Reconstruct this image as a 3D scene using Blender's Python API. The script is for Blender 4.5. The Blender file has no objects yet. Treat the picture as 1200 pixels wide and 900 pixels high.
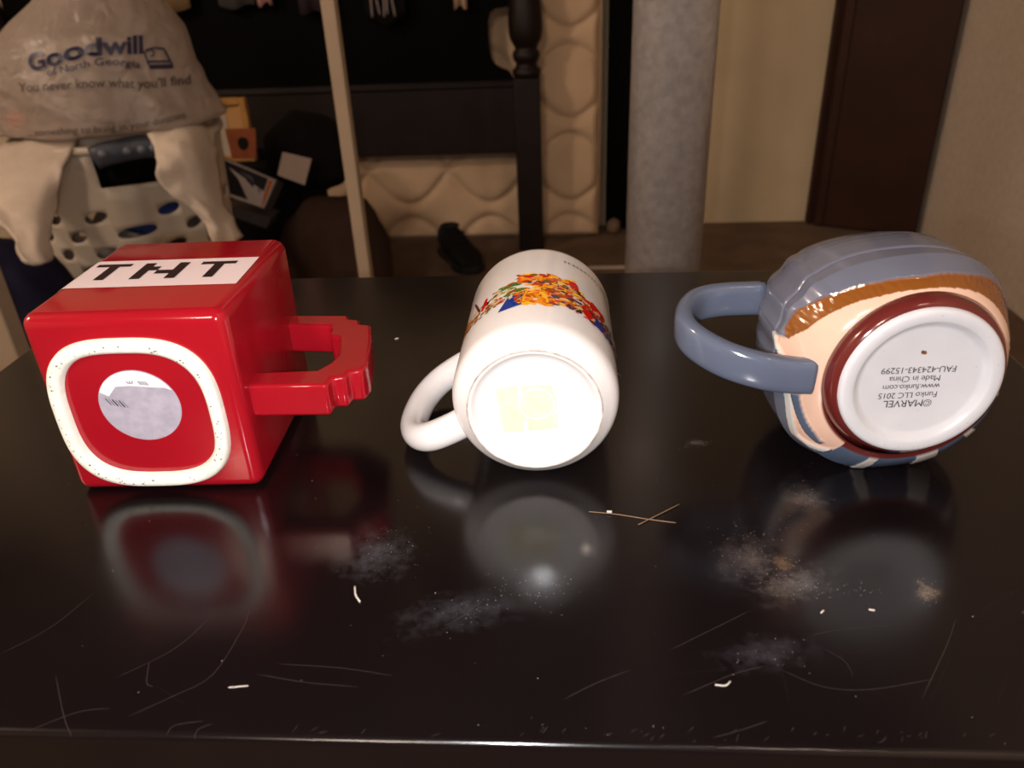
import bpy, bmesh, math, random
from math import sin, cos, pi, radians, hypot, atan2
from mathutils import Vector, Matrix, noise
from mathutils.bvhtree import BVHTree

S = bpy.context.scene
COL = S.collection
random.seed(7)

# ------------------------------------------------------------------ camera
FPX, PITCH, ROLL, YAW = 930.0, radians(28.7), radians(2.6), radians(4.5)
TABLE = 0.60
CAM = Vector((0, 0, TABLE + 0.21))
_rz = Matrix.Rotation(YAW, 3, 'Z')
_r0 = _rz @ Vector((1, 0, 0)); _u0 = _rz @ Vector((0, sin(PITCH), cos(PITCH)))
FWD = _rz @ Vector((0, cos(PITCH), -sin(PITCH)))
RGT = cos(ROLL) * _r0 - sin(ROLL) * _u0
UPV = sin(ROLL) * _r0 + cos(ROLL) * _u0
cd = bpy.data.cameras.new('camera'); co = bpy.data.objects.new('camera', cd); COL.objects.link(co)
m = Matrix((RGT, UPV, -FWD)).transposed().to_4x4(); m.translation = CAM
co.matrix_world = m
cd.sensor_width = 36; cd.lens = FPX / 1200 * 36; cd.clip_start = 0.01
cd.dof.use_dof = True; cd.dof.focus_distance = 0.38; cd.dof.aperture_fstop = 13
S.camera = co

# ------------------------------------------------------------------ light
W = bpy.data.worlds.new('room_ambient'); S.world = W; W.use_nodes = True
W.node_tree.nodes['Background'].inputs[0].default_value = (1.0, 0.8, 0.64, 1)
W.node_tree.nodes['Background'].inputs[1].default_value = 0.035

def lamp(name, loc, power, col, size):
    l = bpy.data.lights.new(name, 'POINT'); l.energy = power; l.color = col; l.shadow_soft_size = size
    o = bpy.data.objects.new(name, l); COL.objects.link(o); o.location = loc
    return o
# the phone's own flash, just left of its lens
lamp('camera_flash', CAM - 0.028 * RGT - 0.008 * UPV, 6.5, (0.97, 0.97, 1.0), 0.003)
# twin warm bulbs of the ceiling fixture behind the photographer, an added fill light at left to brighten the background, a weak bulb above right
for dx in (-0.08, 0.08):
    lamp('ceiling_bulb', (-0.65 + dx, -1.7, 2.2), 46.0, (1.0, 0.80, 0.64), 0.06)
    lamp('ceiling_bulb_right', (0.62 + dx, -0.45, 2.2), 5.0, (1.0, 0.80, 0.64), 0.03)
lamp('added_fill_left', (-2.1, 0.2, 2.05), 74.0, (1.0, 0.79, 0.63), 0.15)

S.view_settings.view_transform = 'Standard'
S.view_settings.look = 'None'
S.view_settings.gamma = 1
S.view_settings.use_curve_mapping = False
S.view_settings.exposure = 0.0

# ------------------------------------------------------------------ helpers
def ray(px, py): return FWD + (px - 600) / FPX * RGT - (py - 450) / FPX * UPV
def at(px, py, Y):
    d = ray(px, py); return CAM + d * ((Y - CAM.y) / d.y)
def atz(px, py, z=TABLE):
    d = ray(px, py); return CAM + d * ((z - CAM.z) / d.z)

def lin(c): c /= 255; return c / 12.92 if c <= 0.04045 else ((c + 0.055) / 1.055) ** 2.4
def rgb(r, g, b): return (lin(r), lin(g), lin(b), 1)

def mat(name, col, rough=0.5, spec=0.5, var=0.0, vscale=20, bump=0.0, bscale=40, coat=0.0, metal=0.0, attr=None, sheen=0.0, sss=0.0):
    M = bpy.data.materials.new(name); M.use_nodes = True
    nt = M.node_tree; b = nt.nodes['Principled BSDF']
    b.inputs['Base Color'].default_value = col
    b.inputs['Roughness'].default_value = rough
    b.inputs['Specular IOR Level'].default_value = spec
    b.inputs['Metallic'].default_value = metal
    b.inputs['Coat Weight'].default_value = coat
    b.inputs['Coat Roughness'].default_value = 0.05
    b.inputs['Sheen Weight'].default_value = sheen
    src = None
    if attr:
        a = nt.nodes.new('ShaderNodeVertexColor'); a.layer_name = attr
        nt.links.new(a.outputs[0], b.inputs['Base Color']); src = a.outputs[0]
    if var or bump:
        tc = nt.nodes.new('ShaderNodeTexCoord')
    if var:
        n = nt.nodes.new('ShaderNodeTexNoise'); n.inputs['Scale'].default_value = vscale; n.inputs['Detail'].default_value = 5
        nt.links.new(tc.outputs['Object'], n.inputs['Vector'])
        mr = nt.nodes.new('ShaderNodeMapRange'); mr.inputs[1].default_value = 0.3; mr.inputs[2].default_value = 0.7
        mr.inputs[3].default_value = 1 - var; mr.inputs[4].default_value = 1 + var * 0.5
        nt.links.new(n.outputs[0], mr.inputs[0])
        mx = nt.nodes.new('ShaderNodeMix'); mx.data_type = 'RGBA'; mx.blend_type = 'MULTIPLY'; mx.inputs[0].default_value = 1
        if src: nt.links.new(src, mx.inputs[6])
        else: mx.inputs[6].default_value = col
        nt.links.new(mr.outputs[0], mx.inputs[7]); nt.links.new(mx.outputs[2], b.inputs['Base Color'])
    if bump:
        n2 = nt.nodes.new('ShaderNodeTexNoise'); n2.inputs['Scale'].default_value = bscale; n2.inputs['Detail'].default_value = 6
        nt.links.new(tc.outputs['Object'], n2.inputs['Vector'])
        bp = nt.nodes.new('ShaderNodeBump'); bp.inputs['Strength'].default_value = bump; bp.inputs['Distance'].default_value = 0.01
        nt.links.new(n2.outputs[0], bp.inputs['Height']); nt.links.new(bp.outputs[0], b.inputs['Normal'])
    return M

def obj(name, verts, faces, mats, parent=None, smooth=True, idx=None, loc=None):
    me = bpy.data.meshes.new(name); me.from_pydata([tuple(v) for v in verts], [], faces); me.update()
    o = bpy.data.objects.new(name, me); COL.objects.link(o)
    for M in (mats if isinstance(mats, (list, tuple)) else [mats]): me.materials.append(M)
    if idx: me.polygons.foreach_set('material_index', idx)
    me.polygons.foreach_set('use_smooth', [smooth] * len(me.polygons))
    if parent: o.parent = parent
    if loc: o.location = loc
    return o
def fix_normals(o):
    bm = bmesh.new(); bm.from_mesh(o.data); bmesh.ops.recalc_face_normals(bm, faces=bm.faces); bm.to_mesh(o.data); bm.free(); return o
def bevel(o, w, seg=2, angle=35):
    md = o.modifiers.new('bevel', 'BEVEL'); md.width = w; md.segments = seg; md.limit_method = 'ANGLE'; md.angle_limit = radians(angle); return o
def solid(o, t, off=-1):
    md = o.modifiers.new('solid', 'SOLIDIFY'); md.thickness = t; md.offset = off; return o
def subsurf(o, n=1):
    md = o.modifiers.new('sub', 'SUBSURF'); md.levels = n; md.render_levels = n; return o
def autosmooth(o, a=40):
    for p in o.data.polygons: p.use_smooth = True
    o.data.set_sharp_from_angle(angle=radians(a)); return o

def thing(name, label, cat, loc=(0, 0, 0), rotz=0, group=None):
    o = bpy.data.objects.new(name, None); COL.objects.link(o); o.empty_display_size = 0.05
    o.location = loc; o.rotation_euler = (0, 0, rotz); return tag(o, label, cat, group)
def tag(o, label, cat, group=None):
    o['label'] = label; o['category'] = cat
    if group: o['group'] = group
    return o
def struct(o): o['kind'] = 'structure'; return o

def boxv(x0, x1, y0, y1, z0, z1):
    v = [(x, y, z) for z in (z0, z1) for y in (y0, y1) for x in (x0, x1)]
    f = [(0, 2, 3, 1), (4, 5, 7, 6), (0, 1, 5, 4), (2, 6, 7, 3), (0, 4, 6, 2), (1, 3, 7, 5)]
    return v, f
def box(name, x0, x1, y0, y1, z0, z1, M, parent=None, bev=0.0, seg=2):
    v, f = boxv(x0, x1, y0, y1, z0, z1); o = obj(name, v, f, M, parent, smooth=False)
    if bev: bevel(o, bev, seg); autosmooth(o)
    return o
def prism(name, poly, z0, z1, M, parent=None, bev=0.0):
    n = len(poly); v = [(x, y, z0) for x, y in poly] + [(x, y, z1) for x, y in poly]
    f = [tuple(range(n))[::-1], tuple(range(n, 2 * n))] + [(i, (i + 1) % n, n + (i + 1) % n, n + i) for i in range(n)]
    o = obj(name, v, f, M, parent, smooth=False); fix_normals(o)
    if bev: bevel(o, bev, 2); autosmooth(o)
    return o
def rings(name, R, M, parent=None, cap0=True, cap1=True, close=True, smooth=True, idxf=None):
    """loft through a list of rings with equal vertex counts"""
    n = len(R[0]); v = [p for r in R for p in r]; f = []
    for i in range(len(R) - 1):
        for j in range(n if close else n - 1):
            k = (j + 1) % n; f.append((i * n + j, i * n + k, (i + 1) * n + k, (i + 1) * n + j))
    if cap0: f.append(tuple(range(n))[::-1])
    if cap1: f.append(tuple((len(R) - 1) * n + j for j in range(n)))
    o = obj(name, v, f, M, parent, smooth=smooth); fix_normals(o); return o
def lathe(name, prof, M, parent=None, n=64, axis='Z', cap0=True, cap1=True):
    """prof: (radius, height)"""
    R = []
    for r, h in prof:
        ring = []
        for j in range(n):
            a = 2 * pi * j / n; x, y = r * cos(a), r * sin(a)
            ring.append((x, y, h) if axis == 'Z' else (x, h, y))
        R.append(ring)
    return rings(name, R, M, parent, cap0, cap1)
def catmull(P, n):
    P = [Vector(p) for p in P]; out = []
    for i in range(len(P) - 1):
        a = P[i - 1] if i else 2 * P[0] - P[1]; b, c = P[i], P[i + 1]; d = P[i + 2] if i + 2 < len(P) else 2 * P[-1] - P[-2]
        for k in range(n):
            t = k / n
            out.append(0.5 * ((2 * b) + (c - a) * t + (2 * a - 5 * b + 4 * c - d) * t * t + (3 * b - a - 3 * c + d) * t ** 3))
    out.append(P[-1]); return out
def sweep(name, path, sec, M, parent=None, up=Vector((0, 0, 1)), cap=True):
    """sweep a closed 2-D section (a, b) along a path; a across (side), b along 'up'"""
    R = []
    for i, p in enumerate(path):
        t = (path[min(i + 1, len(path) - 1)] - path[max(i - 1, 0)]).normalized()
        s = t.cross(up).normalized(); u = s.cross(t).normalized()
        R.append([p + s * a + u * b for a, b in sec])
    return rings(name, R, M, parent, cap, cap)
def circ(r, n=16, ry=None): return [(r * cos(2 * pi * i / n), (ry or r) * sin(2 * pi * i / n)) for i in range(n)]
def sgp(c, e): return math.copysign(abs(c) ** e, c)
def fbm(p, s, oct=3):
    return noise.fractal(Vector(p) * s, 1.0, 2.0, oct)

def text2d(body, size=1.0, bold=0.0, align='LEFT', spacing=1.0):
    """flat lettering as 2-D verts and faces"""
    cu = bpy.data.curves.new('lettering', 'FONT'); cu.body = body; cu.size = size; cu.offset = bold
    cu.align_x = align; cu.resolution_u = 3; cu.space_character = spacing
    o = bpy.data.objects.new('lettering', cu); COL.objects.link(o)
    dg = bpy.context.evaluated_depsgraph_get(); me = o.evaluated_get(dg).to_mesh()
    v = [(p.co.x, p.co.y) for p in me.vertices]; f = [tuple(p.vertices) for p in me.polygons]
    o.evaluated_get(dg).to_mesh_clear(); bpy.data.objects.remove(o); bpy.data.curves.remove(cu)
    return v, f
def patch(name, rows, M, parent=None, nu=6, nv=6, fold=0.0, fscale=20, thick=0.006):
    """cloth sheet through a grid of control points, with small folds"""
    rr = [catmull(r, nu) for r in rows]
    cols = [catmull([r[j] for r in rr], nv) for j in range(len(rr[0]))]
    nr, nc = len(cols[0]), len(cols); v = []
    for i in range(nr):
        for j in range(nc):
            p = cols[j][i]; d = fbm(p, fscale, 3) * fold + fbm(p, fscale * 0.35, 2) * fold * 1.5
            v.append(p + Vector((0, -abs(d), d * 0.3)))
    f = [(i * nc + j, i * nc + j + 1, (i + 1) * nc + j + 1, (i + 1) * nc + j) for i in range(nr - 1) for j in range(nc - 1)]
    o = obj(name, v, f, M, parent); solid(o, thick, 1); return o
def blob(name, loc, rad, M, parent=None, amp=0.1, scale=6, sub=4, flat=0.0, seed=0, power=1.0):
    bm = bmesh.new(); bmesh.ops.create_icosphere(bm, subdivisions=sub, radius=1)
    for v in bm.verts:
        d = v.co.normalized(); q = Vector((sgp(d.x, power), sgp(d.y, power), sgp(d.z, power)))
        q *= 1 + amp * fbm(d + Vector((seed, seed, 0)), scale, 4)
        v.co = Vector((q.x * rad[0], q.y * rad[1], max(q.z, -1 + flat) * rad[2]))
    me = bpy.data.meshes.new(name); bm.to_mesh(me); bm.free()
    o = bpy.data.objects.new(name, me); COL.objects.link(o); me.materials.append(M)
    me.polygons.foreach_set('use_smooth', [True] * len(me.polygons)); o.location = loc
    if parent: o.parent = parent
    return o

# ------------------------------------------------------------------ materials
M_red = mat('red_glaze', rgb(158, 18, 31), 0.12, 0.5, var=0.06, vscale=30)
M_white = mat('white_glaze', rgb(230, 225, 222), 0.10, 0.5)
M_band = mat('white_print', rgb(240, 222, 224), 0.16, 0.5)
M_ink = mat('dark_ink', rgb(34, 14, 20), 0.4, 0.3)
M_bisque = mat('unglazed_foot', rgb(238, 236, 224), 0.7, 0.2, var=0.12, vscale=220)
M_black = mat('black_wood', rgb(5, 4, 4), 0.5, 0.1)
M_wall = mat('beige_wall', rgb(206, 190, 172), 0.9, 0.1, var=0.10, vscale=60, bump=0.15, bscale=150)
M_wallb = mat('cream_wall', rgb(200, 182, 152), 0.85, 0.1, var=0.10, vscale=5, bump=0.05, bscale=80)
M_floor = mat('brown_floor', rgb(108, 88, 72), 0.8, 0.2, var=0.3, vscale=9)
M_dwood = mat('dark_stained_wood', rgb(26, 15, 12), 0.5, 0.25, var=0.4, vscale=14)
M_dpanel = mat('black_stained_panel', rgb(3, 2, 2), 0.6, 0.05)
M_door = mat('red_brown_wood', rgb(52, 27, 19), 0.55, 0.2, var=0.25, vscale=10)
M_tick = mat('quilted_ticking', rgb(196, 168, 138), 0.8, 0.2, var=0.12, vscale=6)
M_navy = mat('navy_cloth', rgb(26, 24, 42), 0.9, 0.1, var=0.2, vscale=20)
M_cloth = mat('off_white_cloth', rgb(192, 176, 160), 0.9, 0.1, var=0.15, vscale=14, bump=0.1, bscale=90)
M_basket = mat('ivory_plastic', rgb(188, 174, 156), 0.45, 0.4)
M_greyp = mat('grey_plastic', rgb(62, 66, 76), 0.45, 0.4)
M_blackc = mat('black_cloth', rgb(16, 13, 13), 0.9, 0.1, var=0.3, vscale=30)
M_brownc = mat('brown_cloth', rgb(62, 46, 38), 0.95, 0.1, var=0.25, vscale=12)

# ------------------------------------------------------------------ room shell
WX, WY, LX, CH = 1.07, 2.56, -2.6, 2.45
def sbox(name, *a): return struct(box(name, *a))
sbox('floor', LX - 0.1, WX + 0.1, -4.2, WY + 0.12, -0.1, 0, M_floor)
sbox('wall_back', LX - 0.1, WX + 0.1, WY, WY + 0.12, 0, CH, M_wallb)
sbox('wall_right', WX, WX + 0.1, -4.2, WY, 0, CH, M_wall)
sbox('wall_left', LX - 0.1, LX, -4.2, WY, 0, CH, M_wall)
sbox('ceiling', LX - 0.1, WX + 0.1, -4.2, WY + 0.12, CH, CH + 0.1, mat('dim_ceiling', rgb(104, 92, 80), 0.9, 0.1, var=0.1, vscale=4))
# dark door standing ajar in the far right corner: hinge side at the back wall, edge at the right wall
dr = bpy.data.objects.new('door_1', None); COL.objects.link(dr); struct(dr)
dr.location = (0.80, 2.535, 0); dr.rotation_euler = (0, 0, atan2(-0.135, 0.26))
box('door_leaf', 0.0, 0.295, -0.035, 0.0, 0.006, 2.05, M_door, dr, 0.003)
box('edge_strip', 0.004, 0.030, -0.041, -0.0352, 0.006, 2.05, M_door, dr, 0.002)
t1 = struct(box('trim_1', 0.772, 0.797, 2.525, WY - 0.001, 0, 2.12, M_door, None, 0.004))

# ------------------------------------------------------------------ nightstand
TX0, TX1, TY0, TY1 = -0.341, 0.249, 0.1565, 0.551
def table_material():
    M = mat('glossy_black_lacquer', rgb(20, 12, 12), 0.15, 0.5)
    nt = M.node_tree; b = nt.nodes['Principled BSDF']; L = nt.links
    tc = nt.nodes.new('ShaderNodeTexCoord')
    # worn, slightly hazy lacquer: roughness varies
    n = nt.nodes.new('ShaderNodeTexNoise'); n.inputs['Scale'].default_value = 14; n.inputs['Detail'].default_value = 8
    L.new(tc.outputs['Object'], n.inputs['Vector'])
    mr = nt.nodes.new('ShaderNodeMapRange'); mr.inputs[1].default_value = 0.3; mr.inputs[2].default_value = 0.75
    mr.inputs[3].default_value = 0.15; mr.inputs[4].default_value = 0.24
    L.new(n.outputs[0], mr.inputs[0]); L.new(mr.outputs[0], b.inputs['Roughness'])
    # dusty smears, each with its own place on the table top
    col = None
    smears = [((930, 684), 0.030, 0.016, 25, (0.16, 0.14, 0.13, 1), 0.40), ((880, 655), 0.022, 0.028, -35, (0.14, 0.11, 0.10, 1), 0.42),
              ((1086, 694), 0.008, 0.009, 0, (0.30, 0.21, 0.13, 1), 0.30), ((440, 650), 0.028, 0.028, 10, (0.10, 0.10, 0.11, 1), 0.50),
              ((545, 715), 0.045, 0.018, 15, (0.07, 0.07, 0.08, 1), 0.50), ((945, 585), 0.020, 0.02, 0, (0.13, 0.11, 0.10, 1), 0.45),
              ((917, 660), 0.007, 0.009, 0, (0.22, 0.13, 0.06, 1), 0.35), ((817, 519), 0.009, 0.006, 0, (0.2, 0.18, 0.17, 1), 0.40),
              ((900, 765), 0.03, 0.014, 10, (0.07, 0.06, 0.07, 1), 0.50)]
    base = nt.nodes.new('ShaderNodeRGB'); base.outputs[0].default_value = rgb(13, 8, 9); cur = base.outputs[0]
    n2 = nt.nodes.new('ShaderNodeTexNoise'); n2.inputs['Scale'].default_value = 190; n2.inputs['Detail'].default_value = 9; n2.inputs['Roughness'].default_value = 0.7
    L.new(tc.outputs['Object'], n2.inputs['Vector'])
    for (p, rx, ry, ang, c, th) in smears:
        w = atz(*p); mp = nt.nodes.new('ShaderNodeMapping'); mp.vector_type = 'TEXTURE'
        mp.inputs['Location'].default_value = (w.x - TC.x, w.y - TC.y, TABLE); mp.inputs['Rotation'].default_value = (0, 0, radians(ang)); mp.inputs['Scale'].default_value = (rx, ry, 0.05)
        L.new(tc.outputs['Object'], mp.inputs['Vector'])
        g = nt.nodes.new('ShaderNodeTexGradient'); g.gradient_type = 'SPHERICAL'; L.new(mp.outputs[0], g.inputs['Vector'])
        ad = nt.nodes.new('ShaderNodeMath'); ad.operation = 'MULTIPLY_ADD'; ad.inputs[1].default_value = 0.45; L.new(g.outputs['Fac'], ad.inputs[0]); L.new(n2.outputs[0], ad.inputs[2])
        m2 = nt.nodes.new('ShaderNodeMapRange'); m2.inputs[1].default_value = 0.66; m2.inputs[2].default_value = 0.66 + th; L.new(ad.outputs[0], m2.inputs[0])
        m3 = nt.nodes.new('ShaderNodeMath'); m3.operation = 'MULTIPLY'; L.new(m2.outputs[0], m3.inputs[0])
        gt = nt.nodes.new('ShaderNodeMath'); gt.operation = 'MULTIPLY'; gt.inputs[1].default_value = 0.55; gt.use_clamp = True; L.new(g.outputs['Fac'], gt.inputs[0]); L.new(gt.outputs[0], m3.inputs[1])
        mx = nt.nodes.new('ShaderNodeMix'); mx.data_type = 'RGBA'; L.new(m3.outputs[0], mx.inputs[0]); L.new(cur, mx.inputs[6]); mx.inputs[7].default_value = c
        cur = mx.outputs[2]
    L.new(cur, b.inputs['Base Color'])
    return M
TC = Vector(((TX0 + TX1) / 2, (TY0 + TY1) / 2, 0))
table = thing('nightstand', 'scratched glossy black nightstand on which the three mugs lie', 'nightstand', TC)
hx, hy = (TX1 - TX0) / 2, (TY1 - TY0) / 2
M_table = table_material()
box('tabletop', -hx, hx, -hy, hy, TABLE - 0.022, TABLE, M_table, table, 0.0022, 4)
box('cabinet_body', -hx + 0.02, hx - 0.02, -hy + 0.024, hy - 0.015, 0.10, TABLE - 0.022, M_black, table, 0.002)
for k, (z0, z1) in enumerate(((0.34, 0.565), (0.11, 0.33))):
    d = box('drawer', -hx + 0.03, hx - 0.03, -hy + 0.006, -hy + 0.0238, z0, z1, M_black, table, 0.003)
    kn = lathe('knob', [(0.006, 0), (0.006, -0.008), (0.013, -0.014), (0.013, -0.02), (0.007, -0.024)], M_black, d, 20, 'Y')
    kn.location = (0, -hy + 0.006, (z0 + z1) / 2)
for sx in (-1, 1):
    for sy in (-1, 1):
        x, y = sx * (hx - 0.045), sy * (hy - 0.045)
        box('leg', x - 0.02, x + 0.02, y - 0.02, y + 0.02, 0.0, 0.10, M_black, table, 0.003)
# scratches: hair-thin marks across the lacquer (px polylines of their real places on the top)
M_scr = mat('scratch', rgb(50, 41, 38), 0.6, 0.3)
scr = [[(300, 790), (360, 800), (420, 805)], [(150, 840), (205, 815), (250, 790), (285, 735), (292, 715)], [(30, 858), (90, 835), (130, 830)],
       [(185, 805), (215, 825)], [(175, 775), (172, 800), (180, 805)], [(135, 795), (205, 760), (250, 720)], [(65, 790), (75, 840), (85, 865)],
       [(0, 767), (60, 735), (110, 695)], [(325, 778), (400, 783), (460, 792)], [(120, 618), (190, 606)], [(100, 650), (120, 640)],
       [(800, 815), (860, 790), (900, 780)], [(660, 820), (700, 800), (740, 785)], [(950, 745), (985, 738), (1055, 733)], [(895, 755), (960, 750)],
       [(915, 785), (965, 805), (1020, 808), (1100, 795)], [(1020, 808), (1055, 825)], [(1080, 820), (1110, 755), (1120, 725)], [(1090, 822), (1112, 775)],
       [(1060, 735), (1075, 720)], [(965, 760), (990, 775), (1000, 793)], [(980, 770), (1010, 755)], [(1100, 722), (1160, 722)], [(1150, 715), (1195, 690)],
       [(835, 865), (870, 855), (900, 845)], [(720, 650), (790, 632)], [(780, 790), (850, 785)], [(785, 762), (830, 740), (880, 715)], [(1000, 765), (1060, 760)],
       [(915, 780), (925, 825)], [(520, 735), (545, 720), (570, 700)], [(1065, 850), (1070, 835)], [(1170, 825), (1180, 790)], [(440, 600), (520, 590)],
       [(195, 862), (205, 850), (240, 845)], [(125, 862), (130, 852)], [(345, 870), (372, 858)], [(228, 868), (232, 855), (250, 848)]]
sv, sf = [], []
rnd = random.Random(3)
def ribbon(P, w, z):
    P = [Vector((p.x, p.y, 0)) for p in P]
    for i, p in enumerate(P):
        t = (P[min(i + 1, len(P) - 1)] - P[max(i - 1, 0)]).normalized(); s = Vector((-t.y, t.x, 0)) * w * (1 if 0 < i < len(P) - 1 else 0.15)
        for q in (p - s, p + s): sv.append(Vector((q.x - TC.x, q.y - TC.y, z)))
        if i: k = len(sv); sf.append((k - 4, k - 3, k - 1, k - 2))
for ln in scr:
    P = catmull([atz(*p) for p in ln], 4) if len(ln) > 2 else [atz(*p) for p in ln]
    ribbon(P, 0.00009, TABLE + 0.00006)
for k in range(60):       # short wear nicks along the front edge
    px = rnd.uniform(0, 1200); a = atz(px, rnd.uniform(858, 871)); L_ = rnd.uniform(0.001, 0.004); an = rnd.uniform(0.2, 1.2)
    b_ = a + Vector((cos(an), sin(an), 0)) * L_
    if max(a.y, b_.y) > TY0 + 0.001 and min(a.y, b_.y) > TY0 + 0.002: ribbon([a, (a + b_) / 2, b_], 0.00008, TABLE + 0.00006)
so = obj('scratches', sv, sf, M_scr, table, smooth=False); so['kind'] = 'stuff'

# ------------------------------------------------------------------ red cube mug
red = thing('cube_mug', 'red square mug lying on its side with a white lettered band on top', 'mug', (-0.182, 0.329, TABLE), radians(2))
HW, HL, HH = 0.0428, 0.045, 0.0873
def red_body():
    bm = bmesh.new(); bmesh.ops.create_cube(bm, size=1)
    for v in bm.verts: v.co = Vector((v.co.x * 2 * HW, v.co.y * 2 * HL, (v.co.z + 0.5) * HH))
    back = [f for f in bm.faces if f.normal.y > 0.9]; bmesh.ops.delete(bm, geom=back, context='FACES_ONLY')
    ed = [e for e in bm.edges if not e.is_boundary]
    bmesh.ops.bevel(bm, geom=ed, offset=0.0055, segments=5, profile=0.5, affect='EDGES')
    me = bpy.data.meshes.new('mug_body'); bm.to_mesh(me); bm.free()
    o = bpy.data.objects.new('mug_body', me); COL.objects.link(o); me.materials.append(M_red); o.parent = red
    fix_normals(o); solid(o, 0.0055, -1)
    md = o.modifiers.new('lip', 'BEVEL'); md.width = 0.002; md.segments = 3; md.limit_method = 'ANGLE'; md.angle_limit = radians(60)
    autosmooth(o, 50)
red_body()
def squircle(hx, hz, n, cx, cz, y, N=96):
    out = []
    for j in range(N):
        a = 2 * pi * j / N; out.append((cx + hx * sgp(cos(a), 2 / n), y, cz + hz * sgp(sin(a), 2 / n)))
    return out
fc = (-0.0026, 0.0406)
R = []
for hx_, y in ((0.0376, -0.0449), (0.0373, -0.0472), (0.0365, -0.0487), (0.0352, -0.0491), (0.0332, -0.0490), (0.0318, -0.0478), (0.0312, -0.0449)):
    R.append(squircle(hx_ - 0.0008, hx_ - 0.0012, 3.0, fc[0], fc[1], y))
rings('foot_ring', R, M_bisque, red, False, False)
# brown specks of wear on the foot ring
sv, sf = [], []
rnd = random.Random(11)
for k in range(90):
    a = rnd.uniform(0, 2 * pi); r = rnd.uniform(0.0330, 0.0356)
    cx, cz = fc[0] + (r - 0.0008) * sgp(cos(a), 2 / 3), fc[1] + (r - 0.0012) * sgp(sin(a), 2 / 3); s = rnd.uniform(0.00015, 0.0005)
    k0 = len(sv); sv += [(cx + s * rnd.uniform(.5, 1.6) * cos(t), -0.04925, cz + s * sin(t)) for t in (0, 1.3, 2.6, 3.9, 5.1)]; sf.append(tuple(range(k0, k0 + 5))[::-1])
w = obj('kiln_specks', sv, sf, mat('kiln_speck', rgb(120, 112, 96), 0.7), red, False); w['kind'] = 'stuff'
# paper price sticker
M_paper = mat('worn_sticker', rgb(172, 165, 178), 0.7, 0.2, var=0.16, vscale=190)
N = 64
st = [(-0.0019 + 0.0176 * cos(2 * pi * j / N), 0.0449 + 0.0172 * sin(2 * pi * j / N)) for j in range(N)]
v = [(x, -0.0453, z) for x, z in st] + [(x, -0.0449, z) for x, z in st]
stk = obj('round_sticker', v, [tuple(range(N))] + [(i, i + N, (i + 1) % N + N, (i + 1) % N) for i in range(N)], M_paper, red, False); fix_normals(stk)
M_pap2 = mat('sticker_face', rgb(232, 230, 236), 0.6, 0.2)
up = [(x, z) for x, z in [(-0.0019 + 0.0174 * cos(a), 0.0449 + 0.017 * sin(a)) for a in [radians(25 + i * 6.2) for i in range(22)]]]
low = [(-0.0140, 0.0500), (-0.0100, 0.0545), (-0.0045, 0.0548), (0.0000, 0.0545), (0.0060, 0.0538), (0.011, 0.0535)]
pl = up + low
obj('unpeeled_face', [(x, -0.04545, z) for x, z in pl], [tuple(range(len(pl)))], M_pap2, stk, False)
v, f = [], []
def bar(x, z, l, wd, a):
    k = len(v); c, s_ = cos(a), sin(a)
    for u, t in ((-l, -wd), (l, -wd), (l, wd), (-l, wd)): v.append((x + u * c - t * s_, -0.0455, z + u * s_ + t * c))
    f.append((k, k + 1, k + 2, k + 3))
for i, wd in enumerate((0.00022, 0.00012, 0.00035, 0.00015, 0.0003, 0.00012)): bar(-0.0150 + i * 0.0014, 0.0474 - i * 0.0003, 0.0019, wd * 0.8, radians(-62))
for i in range(4): bar(0.0008 + i * 0.0010, 0.0561 - i * 0.0001, 0.0011, 0.0002, radians(-62))
for i in range(3): bar(-0.0042 + i * 0.0010, 0.0564, 0.0007, 0.0002, radians(-50 - 30 * i))
obj('printed_marks', v, f, M_ink, stk, False)
# white band with block lettering on the upper face; it wraps a little over the left edge
zt = HH + 0.00025
bt = [(x, y, zt) for y in (-0.0148, 0.0192) for x in (-0.0374, 0.0385)]
bw = []
for y in (-0.0148, 0.0192):
    for k in range(6):
        a = radians(90 + 90 * k / 5); bw.append((-HW + 0.0055 + 0.00575 * cos(a), y, HH - 0.0055 + 0.00575 * sin(a)))
    bw.append((-HW - 0.00025, y, HH - 0.03))
fb = [(0, 1, 3, 2)] + [(4 + k, 4 + k + 1, 4 + 7 + k + 1, 4 + 7 + k) for k in range(6)]
bo = obj('white_band', bt + bw, fb, M_band, red, False); fix_normals(bo)
def letters():
    L_ = []
    def blk(x0, x1, y0, y1): L_.append((x0, x1, y0, y1))
    Y0, Y1 = -0.0060, 0.0142
    bar_ = 0.0045
    for x0 in (-0.0360, 0.0136):
        blk(x0, x0 + 0.0164, Y1 - bar_ + 0.001, Y1); blk(x0 + 0.0066, x0 + 0.0112, Y0, Y1 - bar_ + 0.001)
    x0 = -0.0132
    blk(x0, x0 + 0.0048, Y0, Y1); blk(x0 + 0.0048, x0 + 0.0088, 0.0046, 0.0096); blk(x0 + 0.0088, x0 + 0.0160, 0.0002, 0.0048)
    blk(x0 + 0.0160, x0 + 0.0208, Y0, Y1)
    v, f = [], []
    for a, b, c, d in L_:
        k = len(v); v.extend([(a, c, zt + 0.0002), (b, c, zt + 0.0002), (b, d, zt + 0.0002), (a, d, zt + 0.0002)]); f.append((k, k + 1, k + 2, k + 3))
    obj('black_lettering', v, f, M_ink, bo, False)
letters()
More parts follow.
